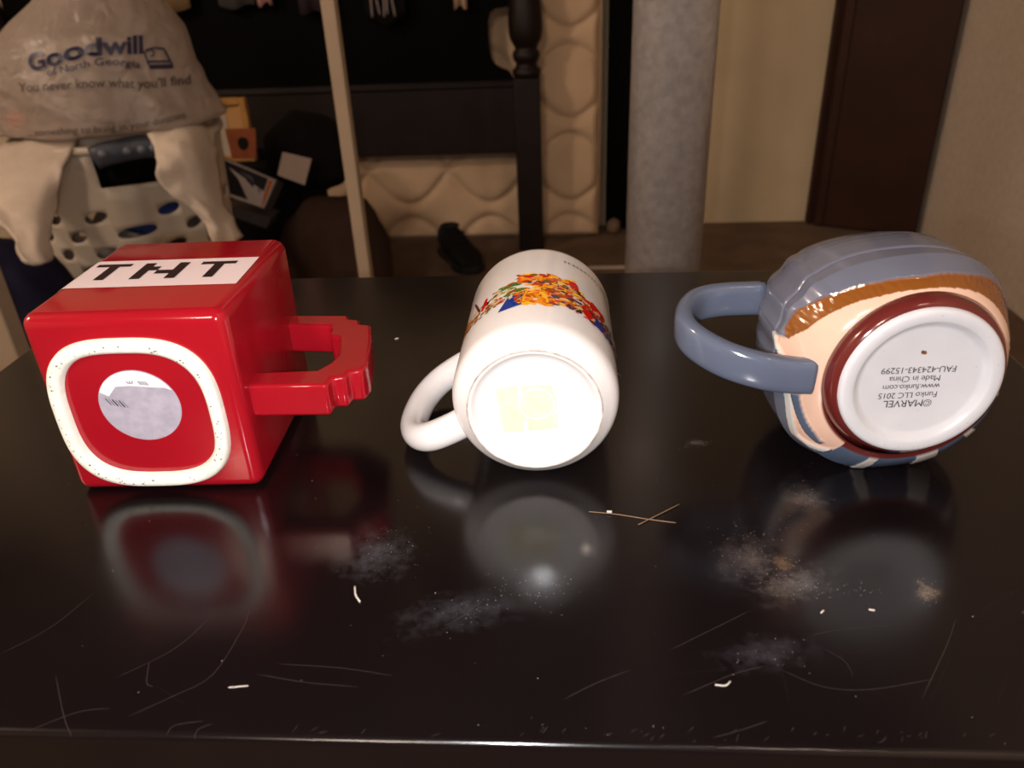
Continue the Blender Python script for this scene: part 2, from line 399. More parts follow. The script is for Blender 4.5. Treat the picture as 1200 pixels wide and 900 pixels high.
# stepped handle, lying in the horizontal plane
def W2L(p):
    c, s_ = cos(radians(2)), sin(radians(2)); x, y = p[0] + 0.182, p[1] - 0.329
    return (c * x + s_ * y, -s_ * x + c * y)
outer = [(-.141, .2945), (-.1038, .2951), (-.1030, .3020), (-.0975, .3025), (-.0968, .3075), (-.0915, .3085), (-.0900, .3140), (-.0920, .3300), (-.0945, .3450), (-.0975, .3577), (-.1030, .3590), (-.1045, .3640), (-.1105, .3655), (-.1118, .3700), (-.1435, .3714)]
inner = [(-.1435, .3593), (-.1185, .3570), (-.1165, .3545), (-.1155, .3460), (-.1095, .3430), (-.1061, .3234), (-.1079, .3165), (-.1120, .3095), (-.141, .3079)]
pl = [W2L(p) for p in outer + inner]
h = prism('handle', pl, 0.0325, 0.0482, M_red, red); bevel(h, 0.0016, 3, 25); autosmooth(h, 50)

# ------------------------------------------------------------------ white picture mug
wm = thing('white_mug', 'plain white cylindrical mug lying on its side, printed with a colourful picture', 'mug', (-0.0138, 0.2905, TABLE))
RC, ZC = 0.0368, 0.0369
prof = [(0.0005, 0.0036), (0.015, 0.0036), (0.0235, 0.0034), (0.0258, 0.0026), (0.0268, 0.0010), (0.0275, 0.0002), (0.0286, 0.0), (0.0294, 0.0006), (0.0302, 0.0016),
        (0.0330, 0.0042), (0.0348, 0.0062), (0.0359, 0.0084), (0.0365, 0.0108), (RC, 0.0135), (RC, 0.05), (RC, 0.1005), (0.0364, 0.1035), (0.0352, 0.1045), (0.0340, 0.1037), (0.0334, 0.1), (0.0332, 0.06), (0.0328, 0.02), (0.030, 0.0115), (0.02, 0.009), (0.0005, 0.0088)]
b = lathe('mug_body', prof, M_white, wm, 128, 'Y'); b.location = (0, 0, ZC)
# brownish unglazed line on the foot
lw = lathe('foot_line', [(0.0283, 0.00025), (0.02855, -0.00008), (0.0290, -0.00008), (0.0293, 0.00035)], mat('foot_line_clay', rgb(196, 184, 174), 0.8, 0.1, var=0.5, vscale=180), wm, 128, 'Y', False, False); lw.location = (0, 0, ZC)
# handle: round bar, plane tipped down to the table on the left
al = radians(25)
P = [Vector((-r * cos(al), y, ZC - r * sin(al))) for r, y in ((.0345, .0175), (.044, .0160), (.0545, .0168), (.0625, .0230), (.0668, .0340), (.0672, .0480), (.0645, .0620), (.0575, .0735), (.046, .0800), (.0345, .0815))]
upv = Vector((-sin(al), 0, cos(al)))
sweep('handle', catmull(P, 6), circ(0.0062, 20, 0.0072), M_white, wm, upv)
# picture: a strip of small printed cut-outs round the wall
def cyl(phi, y, off=0.0): a = radians(phi); r = RC + 0.00012 + off; return (r * cos(a), y - 0.2905, ZC + r * sin(a))
PAL = [rgb(176, 60, 22), rgb(236, 150, 26), rgb(248, 186, 40), rgb(204, 22, 16), rgb(28, 58, 140), rgb(70, 120, 36), rgb(92, 34, 24), rgb(232, 190, 130), rgb(120, 96, 40), rgb(60, 46, 60), rgb(222, 96, 30), rgb(228, 208, 180)]
MP = [mat('print_%s' % n_, c, 0.15, 0.5) for n_, c in zip(('rust', 'orange', 'yellow', 'red', 'blue', 'green', 'maroon', 'tan', 'olive', 'plum', 'amber', 'cream'), PAL)]
pv, pf, pi_ = [], [], []
rnd = random.Random(5)
lay = [0]
def ppoly(pts, m_):
    lay[0] += 1; off = 0.0000009 * lay[0]; k = len(pv)
    pv.extend(cyl(a, y, off) for a, y in pts); pf.append(tuple(range(k, k + len(pts)))); pi_.append(m_)
def pblob(a, y, ra, ry, m_, n=9, rot=0.0, jag=0.25):
    pts = []
    for i in range(n):
        t = 2 * pi * i / n; q = 1 + rnd.uniform(-jag, jag); u, w_ = q * cos(t), q * sin(t)
        x_, z_ = u * ra * 0.00064, w_ * ry; c, s_ = cos(rot), sin(rot)
        pts.append((a + (x_ * c - z_ * s_) / 0.00064, y + x_ * s_ + z_ * c))
    ppoly(pts, m_)
def zone(a0, a1, y0, y1, n, cols, r0=1.5, r1=4.5):
    for _ in range(int(n * 1.9)):
        a = rnd.uniform(a0, a1); y = rnd.uniform(y0, y1); r = 1.3 * rnd.uniform(r0, r1)
        pblob(a, y, r, r * 0.00064 * rnd.uniform(0.25, 0.8), rnd.choice(cols), rnd.choice((6, 7, 9)), rnd.uniform(-0.8, 0.8), 0.35)
zone(140, 172, .330, .346, 44, (8, 7, 0, 8, 6, 1), 1, 3.2)
zone(120, 145, .327, .343, 30, (7, 0, 8, 11, 6), 1, 3)
pblob(131, .341, 2.2, .0068, 3, 12, 0.1, 0.06)
for i in range(7): pblob(137 + i * 1.1, .345 + i * .0022 - .004, 1.1, .0042, (6, 9, 6, 0)[i % 4], 7, -0.35, 0.2)
zone(98, 124, .330, .349, 34, (5, 5, 7, 5, 11, 0), 1.5, 4)
ppoly([(116, .3195), (104, .3200), (99, .3210), (99, .3330), (104, .3345), (110, .3325)], 4)
zone(66, 101, .3215, .356, 40, (1, 2, 10, 1, 0), 2, 6)
ppoly([(99, .3200), (80, .3196), (82, .3300), (90, .3420), (97, .3350)], 2)
ppoly([(92, .3330), (80, .3300), (72, .3340), (76, .3480), (88, .3500)], 1)
for i in range(13): pblob(75 + i * 2.2, .3515 + 0.004 * sin(i * 1.7), 3.2, .0016, (0, 1, 10, 8, 3)[i % 5], 6, 0.5 - 0.1 * i, 0.3)
for i in range(10): pblob(66 + i * 3.2, .3455 + .0012 * sin(i), 2.2, .0010, (9, 6, 11)[i % 3], 6, -0.15, 0.25)
for i in range(7): pblob(62 + i * 5, .3405 - .0006 * i, 4.5, .0010, (8, 2, 11, 6)[i % 4], 8, -0.1, 0.15)
zone(48, 80, .3205, .345, 60, (0, 6, 10, 3, 2, 7, 9), 1.3, 3.6)
pblob(62, .3505, 4.5, .0045, 3, 10); pblob(60, .3455, 6.5, .0018, 2, 9, -0.25, 0.12); pblob(64, .3405, 6.5, .0016, 2, 9, -0.2, 0.12)
zone(34, 54, .3205, .343, 46, (3, 3, 6, 0, 7, 3), 1.3, 3.5)
pblob(45, .3400, 4.0, .0050, 3, 10); pblob(51, .3260, 3.8, .0042, 3, 10)
zone(12, 38, .3205, .338, 40, (7, 8, 6, 0, 4), 1.2, 3)
ppoly([(46, .3205), (38, .3195), (34, .3230), (36, .3290), (43, .3300)], 4)
obj('printed_picture', pv, pf, MP, wm, False, pi_)
# row of tiny dark printed characters near the rim
pv, pf = [], []
def quad(a0, a1, y0, y1):
    k = len(pv); pv.extend([cyl(a0, y0), cyl(a1, y0), cyl(a1, y1), cyl(a0, y1)]); pf.append((k, k + 1, k + 2, k + 3))
for i in range(13):
    a = 69.5 - i * 3.6; y = .3782
    for (u0, u1, w0, w1) in rnd.choice((((0, .3, 0, 1), (.3, .9, .75, 1), (.3, .9, 0, .25)), ((0, .3, 0, 1), (.7, 1, 0, 1), (.3, .7, .4, .65)), ((0, 1, .75, 1), (.35, .65, 0, .75)), ((0, .3, 0, 1), (.3, .9, 0, .25), (.7, .95, .25, .9)))):
        quad(a - 2.2 * u0, a - 2.2 * u1, y + .0024 * w0, y + .0024 * w1)
obj('printed_words', pv, pf, mat('grey_ink', rgb(70, 66, 74), 0.3), wm, False)
# yellowed remains of a price sticker in the recess of the base
ML = mat('sticker_residue', rgb(226, 220, 194), 0.8, 0.1, var=0.14, vscale=160)
yb = 0.00315
pl = [(-0.0165, 0.0105), (-0.0075, 0.0112), (-0.0070, 0.0050), (-0.0058, 0.0050), (-0.0055, 0.0112), (0.0075, 0.0115), (0.0080, 0.0072), (0.0092, 0.0055), (0.0093, -0.0015), (0.0082, -0.0026), (0.0098, -0.0028), (0.0100, -0.0098), (-0.0030, -0.0112), (-0.0035, -0.0060), (-0.0050, -0.0060), (-0.0052, -0.0114), (-0.0135, -0.0120), (-0.0150, -0.0050)]
so = prism('sticker_residue', [(x, z) for x, z in pl], 0, 0.00025, ML, wm); so.rotation_euler = (pi / 2, 0, 0); so.location = (0, 0.0035, ZC - 0.0005)
N = 40
rg = [(0.0008 + 0.0078 * cos(2 * pi * i / N) , 0.0025 + 0.0078 * sin(2 * pi * i / N)) for i in range(N)]; rg2 = [(0.0008 + 0.0071 * cos(2 * pi * i / N), 0.0025 + 0.0071 * sin(2 * pi * i / N)) for i in range(N)]
ro = obj('torn_ring', [(x, -0.00003, z) for x, z in rg] + [(x, -0.00003, z) for x, z in rg2], [(i, (i + 1) % N, N + (i + 1) % N, N + i) for i in range(N)], M_white, so, False)
ro.matrix_parent_inverse = Matrix.Rotation(-pi / 2, 4, 'X'); ro.location = (0, -0.00026, 0)

# ------------------------------------------------------------------ blue-grey figural mug
gm = thing('figural_mug', 'rounded blue-grey mug with brown stripe and oval white base, lying on its side', 'mug', (0.1415, 0.282, TABLE), 0.0642)
ZG = 0.050
RT, NN, AL, AR, BT, BB, MM, EE, TL = .0921, 2.585, .0498, .0453, .0459, .0490, .0191, .4658, -.0184
def gprm(s, f):
    u = max(0, min(1, (s - .011) / MM)); g = u ** .6; gb = max(0, min(1, (s - .011) / (MM * .5))) ** .6
    tap = 1 - EE * max(0, (s - .05) / .05) ** 2
    wx = 0.5 + 0.5 * max(-1, min(1, cos(f) * 6))     # soft change between the halves
    ax = AL + (AR - AL) * wx
    a = (.036 + (ax - .036) * g) * tap
    b = (.036 + (BT - .036) * g) * tap if sin(f) > 0 else (.036 + (BB - .036) * gb) * tap
    return a, b, 2 + (NN - 2) * g
def interp(x, T):
    if x <= T[0][0]: return T[0][1]
    for (a, u), (b, v_) in zip(T, T[1:]):
        if x <= b: return u + (v_ - u) * (x - a) / (b - a)
    return T[-1][1]
PB = [(20, .0150), (41, .0143), (52, .0146), (72, .0136), (89, .0131), (112, .0142), (133, .0174), (150, .0210), (159, .0262)]
BH = [(10, .0300), (39, .0268), (61, .0203), (86, .0180), (108, .0191), (129, .0222), (144, .0276), (155, .0292), (159, .0262)]
CK = [(159, .0300), (161, .0367), (168, .0280), (180, .0252), (187, .0238), (193, .0231), (205, .0240), (214, .0255), (223, .0200), (228, .0165)]
HOOD, BRN, PEACH, LITE, BLUE, MAR = rgb(98, 100, 113), rgb(124, 72, 28), rgb(214, 176, 154), rgb(190, 186, 180), rgb(78, 90, 110), rgb(92, 33, 30)
def gcol(s, d):
    """paint by place on the body: returns colour, relief"""
    if d < -20: d += 360          # -20 .. 340
    if s < .0112: return MAR, 0
    if d < 159:
        if d < 8: return (HOOD, .0012) if s > .024 else (PEACH, 0)
        if s < interp(d, PB): return PEACH, 0
        if s < interp(d, BH): return BRN, .0002 + .00035 * noise.noise(Vector((d * .55, s * 260, 3)))
        return HOOD, .0012
    if d < 228:
        c = interp(d, CK)
        if s > c + .0006: return HOOD, .0008
        if s > c - .0026: return LITE, .0012
        if 186 < d < 221:
            k0 = interp(d, [(186, .0172), (200, .0161), (211, .0149), (221, .0146)]); k1 = interp(d, [(186, .0208), (199, .0192), (211, .0180), (221, .0158)])
            if k0 < s < k1: return BLUE, .0012
        return PEACH, 0
    if s < .0118: return MAR, 0
    for a0, a1 in ((249, 255.5), (279, 292), (309, 315)):
        if a0 < d < a1: return LITE, .0012
    return (BLUE, .0004)
ss = [.0095 + .0355 * (i / 110) for i in range(111)] + [.045 + .055 * (i / 30) for i in range(1, 31)]
NF = 400
R, cols = [], []
for s in ss:
    ring = []
    for j in range(NF):
        f = 2 * pi * j / NF; a, b_, n = gprm(s, f); c, q = cos(f), sin(f)
        X, Z = a * sgp(c, 2 / n), b_ * sgp(q, 2 / n)
        d = math.degrees(atan2(Z, X)); col, rel = gcol(s, d)
        if col is HOOD and d > 0:         # seams and ribs moulded into the hood
            rel -= .0007 * math.exp(-((s - .036 - .004 * cos(radians(d - 100) * 2)) / .0009) ** 2)
            if 60 < d < 125 and s > .052: rel += .0004 * sin(s * 1500)
            if 128 < d < 175: rel += .0006 * sin((d - 128) * 0.42)
        k = 1 + rel / max(hypot(X, Z), .01); X *= k; Z *= k
        lx, lz = X * cos(RT) - Z * sin(RT), X * sin(RT) + Z * cos(RT)
        ring.append((lx, s, max(0.0003, ZG + lz + TL * s))); cols.append(col)
    R.append(ring)
last = R[-1]; cz_ = sum(p[2] for p in last) / NF
for k, (sc, dy, c_) in enumerate(((0.97, .0018, HOOD), (0.91, .0016, HOOD), (0.87, -.002, LITE), (0.86, -.05, LITE), (0.7, -.066, LITE), (0.02, -.068, LITE))):
    R.append([(p[0] * sc, p[1] + dy, cz_ + (p[2] - cz_) * sc) for p in last]); cols += [c_] * NF
M_gm = mat('painted_glaze', (1, 1, 1, 1), 0.13, 0.5, attr='paint', var=0.08, vscale=45)
body = rings('mug_body', R, M_gm, gm, False, True)
ca = body.data.color_attributes.new('paint', 'FLOAT_COLOR', 'POINT')
ca.data.foreach_set('color', [x for c in cols for x in c])
# foot: maroon collar and thick white base with a recess
fx, fz = -0.0020, ZG + 0.0036
def oval(r, y, k=1.00, N=96, dx=0, dz=0): return [(fx + dx + r * cos(2 * pi * j / N), y, fz + dz + r * k * sin(2 * pi * j / N)) for j in range(N)]
M_mar = mat('maroon_glaze', MAR, 0.13, 0.5)
rings('collar', [oval(.0318, .0022), oval(.0336, .0030), oval(.0348, .0060), oval(.0360, .0100, 1.02, 96, .001, -.0015), oval(.0366, .0135, 1.0, 96, .002, -.004)], M_mar, gm, False, False)
M_base = mat('base_white_glaze', rgb(196, 195, 198), 0.18, 0.5, var=0.05, vscale=60)
rings('white_base', [oval(.0322, .0040), oval(.0320, .0012), oval(.0312, .0002), oval(.0300, 0), oval(.0272, 0), oval(.0262, .0006), oval(.0246, .0026), oval(.0230, .0030), oval(.001, .0031)], M_base, gm, False, True)
sv, sf = [], []
def bd(x, z, s):
    k0 = len(sv); sv.extend([(fx + x + s * rnd.uniform(.6, 1.5) * cos(t), .0028, fz + z + s * rnd.uniform(.6, 1.3) * sin(t)) for t in (0, 1.1, 2.2, 3.3, 4.4, 5.4)]); sf.append(tuple(range(k0, k0 + 6))[::-1])
bd(-.0005, .0125, .0011); bd(-.0012, .0129, .0007)
obj('brown_glaze_flaw', sv, sf, mat('glaze_flaw', rgb(112, 74, 42), 0.5), gm, False)
sv, sf = [], []
for k in range(22):
    a = rnd.uniform(0, 2 * pi); r = rnd.choice((rnd.uniform(.0, .022), .0286)); k0 = len(sv); s = rnd.uniform(.0001, .0003)
    y = -.0002 if r > .025 else .0027
    sv += [(fx + r * cos(a) + s * cos(t), y, fz + 1.03 * r * sin(a) + s * sin(t)) for t in (0, 1.5, 3, 4.5)]; sf.append((k0 + 3, k0 + 2, k0 + 1, k0))
w = obj('glaze_specks', sv, sf, mat('glaze_speck', rgb(120, 112, 110), 0.5), gm, False); w['kind'] = 'stuff'
# five printed lines, upside down as the mug lies
tv, tf = [], []
for body_, z, cx, sz in (('\u00a9MARVEL', -.0085, -.0028, .0046), ('Funko LLC 2015', -.0050, -.0034, .0037), ('www.funko.com', -.0013, -.0028, .0036), ('Made in China', .0024, -.0020, .0037), ('FAU-424343-15299', .0064, -.0012, .0039)):
    v, f = text2d(body_, sz, 0.0, 'CENTER', 0.95); k = len(tv)
    # the face is seen from -y: turned half round, the line runs from right to left
    tv += [(fx + cx - x, .00268, fz + z - y) for x, y in v]; tf += [tuple(i + k for i in q) for q in f]
obj('printed_lines', tv, tf, mat('base_ink', rgb(52, 46, 50), 0.5), gm, False)
# strap handle on the left side
P = [Vector(p) for p in ((-.0390, .0160, .0025), (-.0480, .0165, .0030), (-.0600, .0180, .0048), (-.0735, .0240, .0075), (-.0835, .0340, .0105), (-.0870, .0450, .0125), (-.0840, .0570, .0140), (-.0760, .0660, .0150), (-.0640, .0690, .0155), (-.0460, .0690, .0155))]
sec = [(x, z) for x, z in [(0.0042 * sgp(cos(2 * pi * i / 24), 0.7), 0.0080 * sgp(sin(2 * pi * i / 24), 0.6)) for i in range(24)]]
hd = sweep('handle', catmull(P, 6), sec, mat('blue_grey_glaze', rgb(86, 93, 110), 0.13, 0.5, var=0.06, vscale=50), gm); hd.location = (0, 0, ZG - 0.002)

# ------------------------------------------------------------------ crumbs and dust on the table top
M_dust = mat('dust_fleck', rgb(138, 128, 120), 0.9, 0.1)
sv, sf = [], []
rnd = random.Random(21)
def fleck(p, s):
    if not (TX0 + .004 < p.x < TX1 - .004 and TY0 + .004 < p.y < TY1 - .004): return
    k = len(sv); a0 = rnd.uniform(0, 6); e = rnd.uniform(.4, 1)
    for t in range(5):
        a = a0 + t * 1.2566; sv.append((p.x + s * cos(a), p.y + s * e * sin(a), TABLE + .00004))
    sv.append((p.x, p.y, TABLE + .00004 + s * 0.5)); sf.extend((k + t, k + (t + 1) % 5, k + 5) for t in range(5)); sf.append(tuple(range(k + 4, k - 1, -1)))
for _ in range(260): fleck(Vector((rnd.uniform(TX0, TX1), rnd.uniform(TY0, TY1), TABLE)), rnd.uniform(.00008, .0003))
for (px, py, sx, sy, n, ang) in ((440, 640, 36, 18, 60, -.2), (880, 645, 24, 22, 110, .8), (935, 685, 26, 8, 70, .3), (1086, 694, 9, 9, 50, 0), (1010, 690, 22, 5, 30, 0), (560, 715, 40, 14, 60, -.4), (817, 519, 12, 4, 30, 0), (945, 580, 12, 16, 40, 0), (630, 690, 26, 12, 60, 0), (900, 770, 30, 12, 30, 0), (620, 855, 60, 10, 20, 0), (925, 655, 8, 8, 20, 0)):
    for _ in range(n):
        u, w_ = rnd.gauss(0, sx), rnd.gauss(0, sy); fleck(atz(px + u * cos(ang) - w_ * sin(ang), py + u * sin(ang) + w_ * cos(ang)), rnd.uniform(.00006, .00022))
d = obj('dust', sv, sf, M_dust, None, False); d['kind'] = 'stuff'; tag(d, 'grey dust flecks scattered over the black table top', 'dust')
def crumb(name, label, pts, w, M, grp=None, cat='crumb'):
    P = [atz(*p) + Vector((0, 0, w * 0.85)) for p in pts]; P = catmull(P, 4); c = P[len(P) // 2].copy(); c.z = TABLE
    o = sweep(name, [p - c for p in P], circ(w, 8), M); o.location = c; tag(o, label, cat, grp); return o
M_chip = mat('pale_chip', rgb(186, 176, 166), 0.7)
M_straw = mat('straw', rgb(118, 92, 68), 0.7)
crumb('straw_strand', 'longer thin tan strand lying flat on the table right of the white mug', [(690, 600), (722, 603), (760, 609), (792, 613)], .00022, M_straw, None, 'strand')
crumb('straw_strand', 'short tan strand crossing over the end of the longer one, right of the white mug', [(748, 616), (772, 604), (796, 592)], .00018, M_straw, None, 'strand').location.z += .0004
crumb('paper_chip', 'hooked white chip on the table between the red mug and front edge', [(416, 688), (417, 698), (422, 706)], .0004, M_chip)
crumb('paper_chip', 'straight sliver of white on the table near the front edge, below the red mug', [(268, 806), (280, 805), (291, 804)], .0002, M_chip)
crumb('paper_chip', 'bright speck stuck on the tan strand beside the white mug', [(711, 602), (717, 602)], .0006, M_chip).location.z += .0005
crumb('paper_chip', 'small curved pale fibre on the table at the lower centre right', [(838, 803), (850, 804), (856, 799)], .00026, M_chip)
crumb('paper_chip', 'small white crumb on the table below the figural mug, left one of two', [(962, 719), (965, 716)], .00035, M_chip)
crumb('paper_chip', 'small white crumb on the table below the figural mug, right one of two', [(1018, 715), (1025, 716)], .00035, M_chip)
crumb('paper_chip', 'white crumb on the table between red mug handle and white mug', [(463, 398), (467, 397)], .0005, M_chip)
crumb('lint_fibre', 'pale lint thread clinging to the right side of the white mug', [(715, 429), (722, 436), (727, 441)], .0002, M_chip, None, 'lint')

# ------------------------------------------------------------------ steel column
colm = thing('steel_column', 'round galvanised steel column standing behind the table', 'column', (0.133, 1.05, 0))
M_steel = mat('galvanised_steel', rgb(192, 186, 183), 0.30, 0.5, var=0.2, vscale=90, bump=0.04, bscale=90, metal=0.4)
lathe('shaft', [(0.051, 0.012), (0.051, 2.43)], M_steel, colm, 64)
box('base_plate', -0.09, 0.09, -0.09, 0.09, 0, 0.012, M_steel, colm, 0.002)
box('top_plate', -0.09, 0.09, -0.09, 0.09, 2.43, CH - 0.001, M_steel, colm, 0.002)

# ------------------------------------------------------------------ pale upright poles
M_pole = mat('painted_pole', rgb(158, 138, 116), 0.6, 0.3, var=0.1, vscale=8)
p0 = at(426, 300, 1.25)
o = thing('upright_pole', 'slim pale square pole standing upright left of the white mug', 'pole', (p0.x, 1.25, 0))
box('pole_shaft', -0.0105, 0.0105, -0.0105, 0.0105, 0.006, 2.0, M_pole, o, 0.002); box('pole_foot', -0.016, 0.016, -0.016, 0.016, 0, 0.006, M_greyp, o, 0.001); box('pole_cap', -0.012, 0.012, -0.012, 0.012, 2.0, 2.008, M_greyp, o, 0.001)
p0 = at(6, 385, 0.9)
o = thing('upright_post', 'wide pale wooden post at the left edge, beside the red mug', 'post', (p0.x - 0.008, 0.9, 0))
box('post_shaft', -0.022, 0.022, -0.014, 0.014, 0.006, 1.2, M_pole, o, 0.002); box('post_foot', -0.026, 0.026, -0.018, 0.018, 0, 0.006, M_greyp, o, 0.001)

# ------------------------------------------------------------------ bed frame with turned posts
bed = thing('bed_frame', 'dark wooden bed end with turned posts and a low black panel', 'bed', (-0.105, 2.36, 0))
def post_at(x):
    q = 0.0365
    box('post_block', x - q, x + q, -q, q, 0.0, 0.495, M_dwood, bed, 0.004)
    pr = [(0.036, 0.495), (0.040, 0.505), (0.040, 0.515), (0.031, 0.522), (0.029, 0.532), (0.036, 0.540), (0.0385, 0.552), (0.036, 0.562), (0.030, 0.568), (0.0335, 0.576), (0.043, 0.592), (0.047, 0.612), (0.047, 0.640), (0.045, 0.662), (0.042, 0.69), (0.036, 0.72), (0.03, 0.75), (0.034, 0.77), (0.040, 0.79), (0.040, 0.84), (0.030, 0.86), (0.026, 0.9), (0.036, 0.93), (0.040, 0.96), (0.030, 0.99), (0.030, 1.05), (0.042, 1.2), (0.042, 1.35), (0.03, 1.45), (0.044, 1.48), (0.044, 1.52), (0.02, 1.56), (0.004, 1.57)]
    t = lathe('turned_post', pr, M_dwood, bed, 32); t.location = (x, 0, 0)
post_at(0); post_at(-1.50)
box('rail', -1.4635, -0.0365, 0.004, 0.034, 0.285, 0.487, M_dwood, bed, 0.003)
box('rail_moulding', -1.4635, -0.0365, -0.004, 0.004, 0.470, 0.482, M_dwood, bed, 0.003)
# panel with a cut-out beside each post
def pan():
    a = [(-0.0365, 0.487), (-0.050, 0.510), (-0.075, 0.520), (-0.090, 0.530), (-0.098, 0.545), (-0.102, 0.575), (-0.103, 0.610), (-0.102, 0.640), (-0.096, 0.660), (-0.080, 0.670), (-0.0365, 0.674), (-0.0365, 1.45)]
    pts = a + [(-1.5 - x, z) for x, z in a[::-1]]
    n = len(pts); v = [(x, 0.010, z) for x, z in pts] + [(x, 0.026, z) for x, z in pts]
    # split into three convex-ish strips keeps the fill clean
    f = [tuple(range(n)), tuple(range(n, 2 * n))[::-1]] + [(i, n + i, n + (i + 1) % n, (i + 1) % n) for i in range(n)]
    fix_normals(obj('panel', v, f, M_dpanel, bed, False))
pan()
box('cap_rail', -1.4635, -0.0365, 0.0, 0.036, 1.45, 1.48, M_dwood, bed, 0.004)

# ------------------------------------------------------------------ quilted mattress on edge behind the bed end
mt = thing('mattress', 'cream quilted mattress standing on edge behind the dark bed end', 'mattress', (-0.60, 2.44, 0))
MW, MH, MD = 0.705, 1.35, 0.10     # half width, height, depth
nx, nz = 200, 190
v, f = [], []
PQ = 0.245
for i in range(nz + 1):
    for j in range(nx + 1):
        x = -MW + 2 * MW * j / nx; z = MH * i / nz
        ph = (x + MW) - 0.07
        d = 9
        for n_ in range(-1, 7):
            for sg in (-1, 1):
                q = pi * ph / 0.25; zc = n_ * PQ - 0.025 + sg * 0.100 * cos(q); d = min(d, abs(z - zc) / (1 + (0.100 * pi / 0.25 * sin(q)) ** 2) ** 0.5)
        edge = min(x + MW, MW - x, z, MH - z)
        r = min(1, edge / 0.03); y = 0.030 * (1 - math.sqrt(max(0, 1 - (1 - r) ** 2)))
        y -= 0.016 * (1 - math.exp(-(d / 0.011) ** 1.3)) * min(1, edge / 0.02)
        v.append((x, y, z))
for i in range(nz):
    for j in range(nx):
        a = i * (nx + 1) + j; f.append((a, a + 1, a + nx + 2, a + nx + 1))
obj('quilted_face', v, f, M_tick, mt)
box('side_border', -MW, MW, 0.0315, MD, 0.0, MH, mat('brown_border_tape', rgb(104, 74, 58), 0.8, 0.2), mt, 0.012)
P = [Vector((x, 0.020, z)) for x, z in ((MW - .004, .03), (MW - .004, MH - .03))]
for nm, pp in (('piping', [Vector((MW - .003, .022, .03)), Vector((MW - .003, .022, MH - .03))]), ('piping', [Vector((-MW + .03, .022, .003)), Vector((MW - .03, .022, .003))]), ('piping', [Vector((-MW + .003, .022, .03)), Vector((-MW + .003, .022, MH - .03))])):
    sweep(nm, pp, circ(0.006, 10), M_tick, mt, Vector((0, 1, 0)))
# black board added beyond the mattress to stand in for the dark gap
o = box('dark_gap_board', 0.128, 0.33, 2.515, 2.535, 0.0, 1.8, M_dpanel, None, 0.003); tag(o, 'tall black board added to darken the gap behind the steel column', 'board')
pb = at(719, 252, 2.47)
pc = blob('crumpled_paper', (pb.x, 2.47, 0.024), (0.022, 0.022, 0.026), M_floor, None, 0.25, 4, 3, 0.06); tag(pc, 'small pale crumpled ball on the floor beside the mattress foot', 'paper')
wp = atz(716, 314, 0)
o = box('paper_strip', -0.065, 0.065, -0.009, 0.009, 0, 0.004, M_cloth, None, 0.001); o.location = (wp.x, wp.y, 0); tag(o, 'white strip lying on the floor left of the steel column', 'strip')

# ------------------------------------------------------------------ sneaker on the floor
sn = thing('sneaker', 'single black sneaker on the brown floor in front of the mattress', 'shoe', (-0.315, 2.235, 0), radians(-62))
M_shoe = mat('black_mesh_fabric', rgb(14, 13, 15), 0.8, 0.3, bump=0.2, bscale=200)
def shoe_ring(x):
    t = (x + 0.12) / 0.24
    w_ = interp(t, [(0, .020), (.08, .030), (.3, .034), (.55, .035), (.75, .043), (.9, .036), (1, .016)])
    h_ = interp(t, [(0, .055), (.08, .088), (.25, .092), (.45, .080), (.65, .060), (.85, .045), (1, .022)])
    return [(x, w_ * sgp(cos(a), .8), 0.018 + (h_ - .018) * (0.5 + 0.5 * sgp(sin(a), .7))) for a in [2 * pi * k / 24 for k in range(24)]]
rings('upper', [shoe_ring(-0.12 + 0.24 * k / 24) for k in range(25)], M_shoe, sn)
pl = []
for k in range(40):
    a = 2 * pi * k / 40; x = 0.126 * cos(a); w_ = interp((x + .126) / .252, [(0, .012), (.08, .034), (.3, .038), (.55, .038), (.75, .047), (.92, .038), (1, .010)]); pl.append((x, w_ * (1 if sin(a) >= 0 else -1) * min(1, abs(sin(a)) * 3 + .2)))
prism('sole', pl, 0, 0.020, mat('black_rubber', rgb(20, 19, 20), 0.6), sn, 0.003)
lathe('collar', [(0.020, 0.085), (0.027, 0.092), (0.030, 0.088)], M_shoe, sn, 24).location = (-0.065, 0, 0.004)
for k in range(4):
    x = -0.01 + k * 0.018
    sweep('lace', [Vector((x, -0.022, .083 - k * .009)), Vector((x + .004, 0, .091 - k * .009)), Vector((x, 0.022, .083 - k * .009))], circ(.003, 8), M_shoe, sn)

# ------------------------------------------------------------------ garments hanging over the bed end
def hang(name, label, x0, x1, zb, M, y=2.335, seed=0, cat='clothes', parts=None):
    rows = []
    for z in (1.49, 1.25, 0.95, zb):
        rows.append([Vector((x0 + (x1 - x0) * k / 4, y + 0.006 * sin(k * 2.2 + seed + z * 7), z + (0.006 * sin(k * 1.7 + seed) if z == zb else 0))) for k in range(5)])
    o = patch(name, rows, M, None, 4, 4, 0.004, 18, 0.008); tag(o, label, cat, None); return o
hang('folded_towel', 'beige towel whose hem shows at the top, above the plastic bag', -1.12, -1.015, 0.700, mat('beige_towel', rgb(120, 98, 70), 0.95, 0.1), seed=1, cat='towel')
hang('grey_garment', 'dark grey garment hem hanging at top, with a pink corner beside it', -0.935, -0.835, 0.702, mat('charcoal_cloth', rgb(70, 68, 66), 0.95, 0.1), seed=2)
hang('pink_garment', 'small pale pink hem at the top beside the dark grey garment', -0.828, -0.79, 0.704, mat('pink_cloth', rgb(200, 150, 150), 0.95, 0.1), seed=3)
hang('purple_garment', 'dull dark purple hem hanging at the top left of the slim pole', -0.715, -0.635, 0.680, mat('dull_purple_cloth', rgb(52, 42, 48), 0.95, 0.1), seed=4)
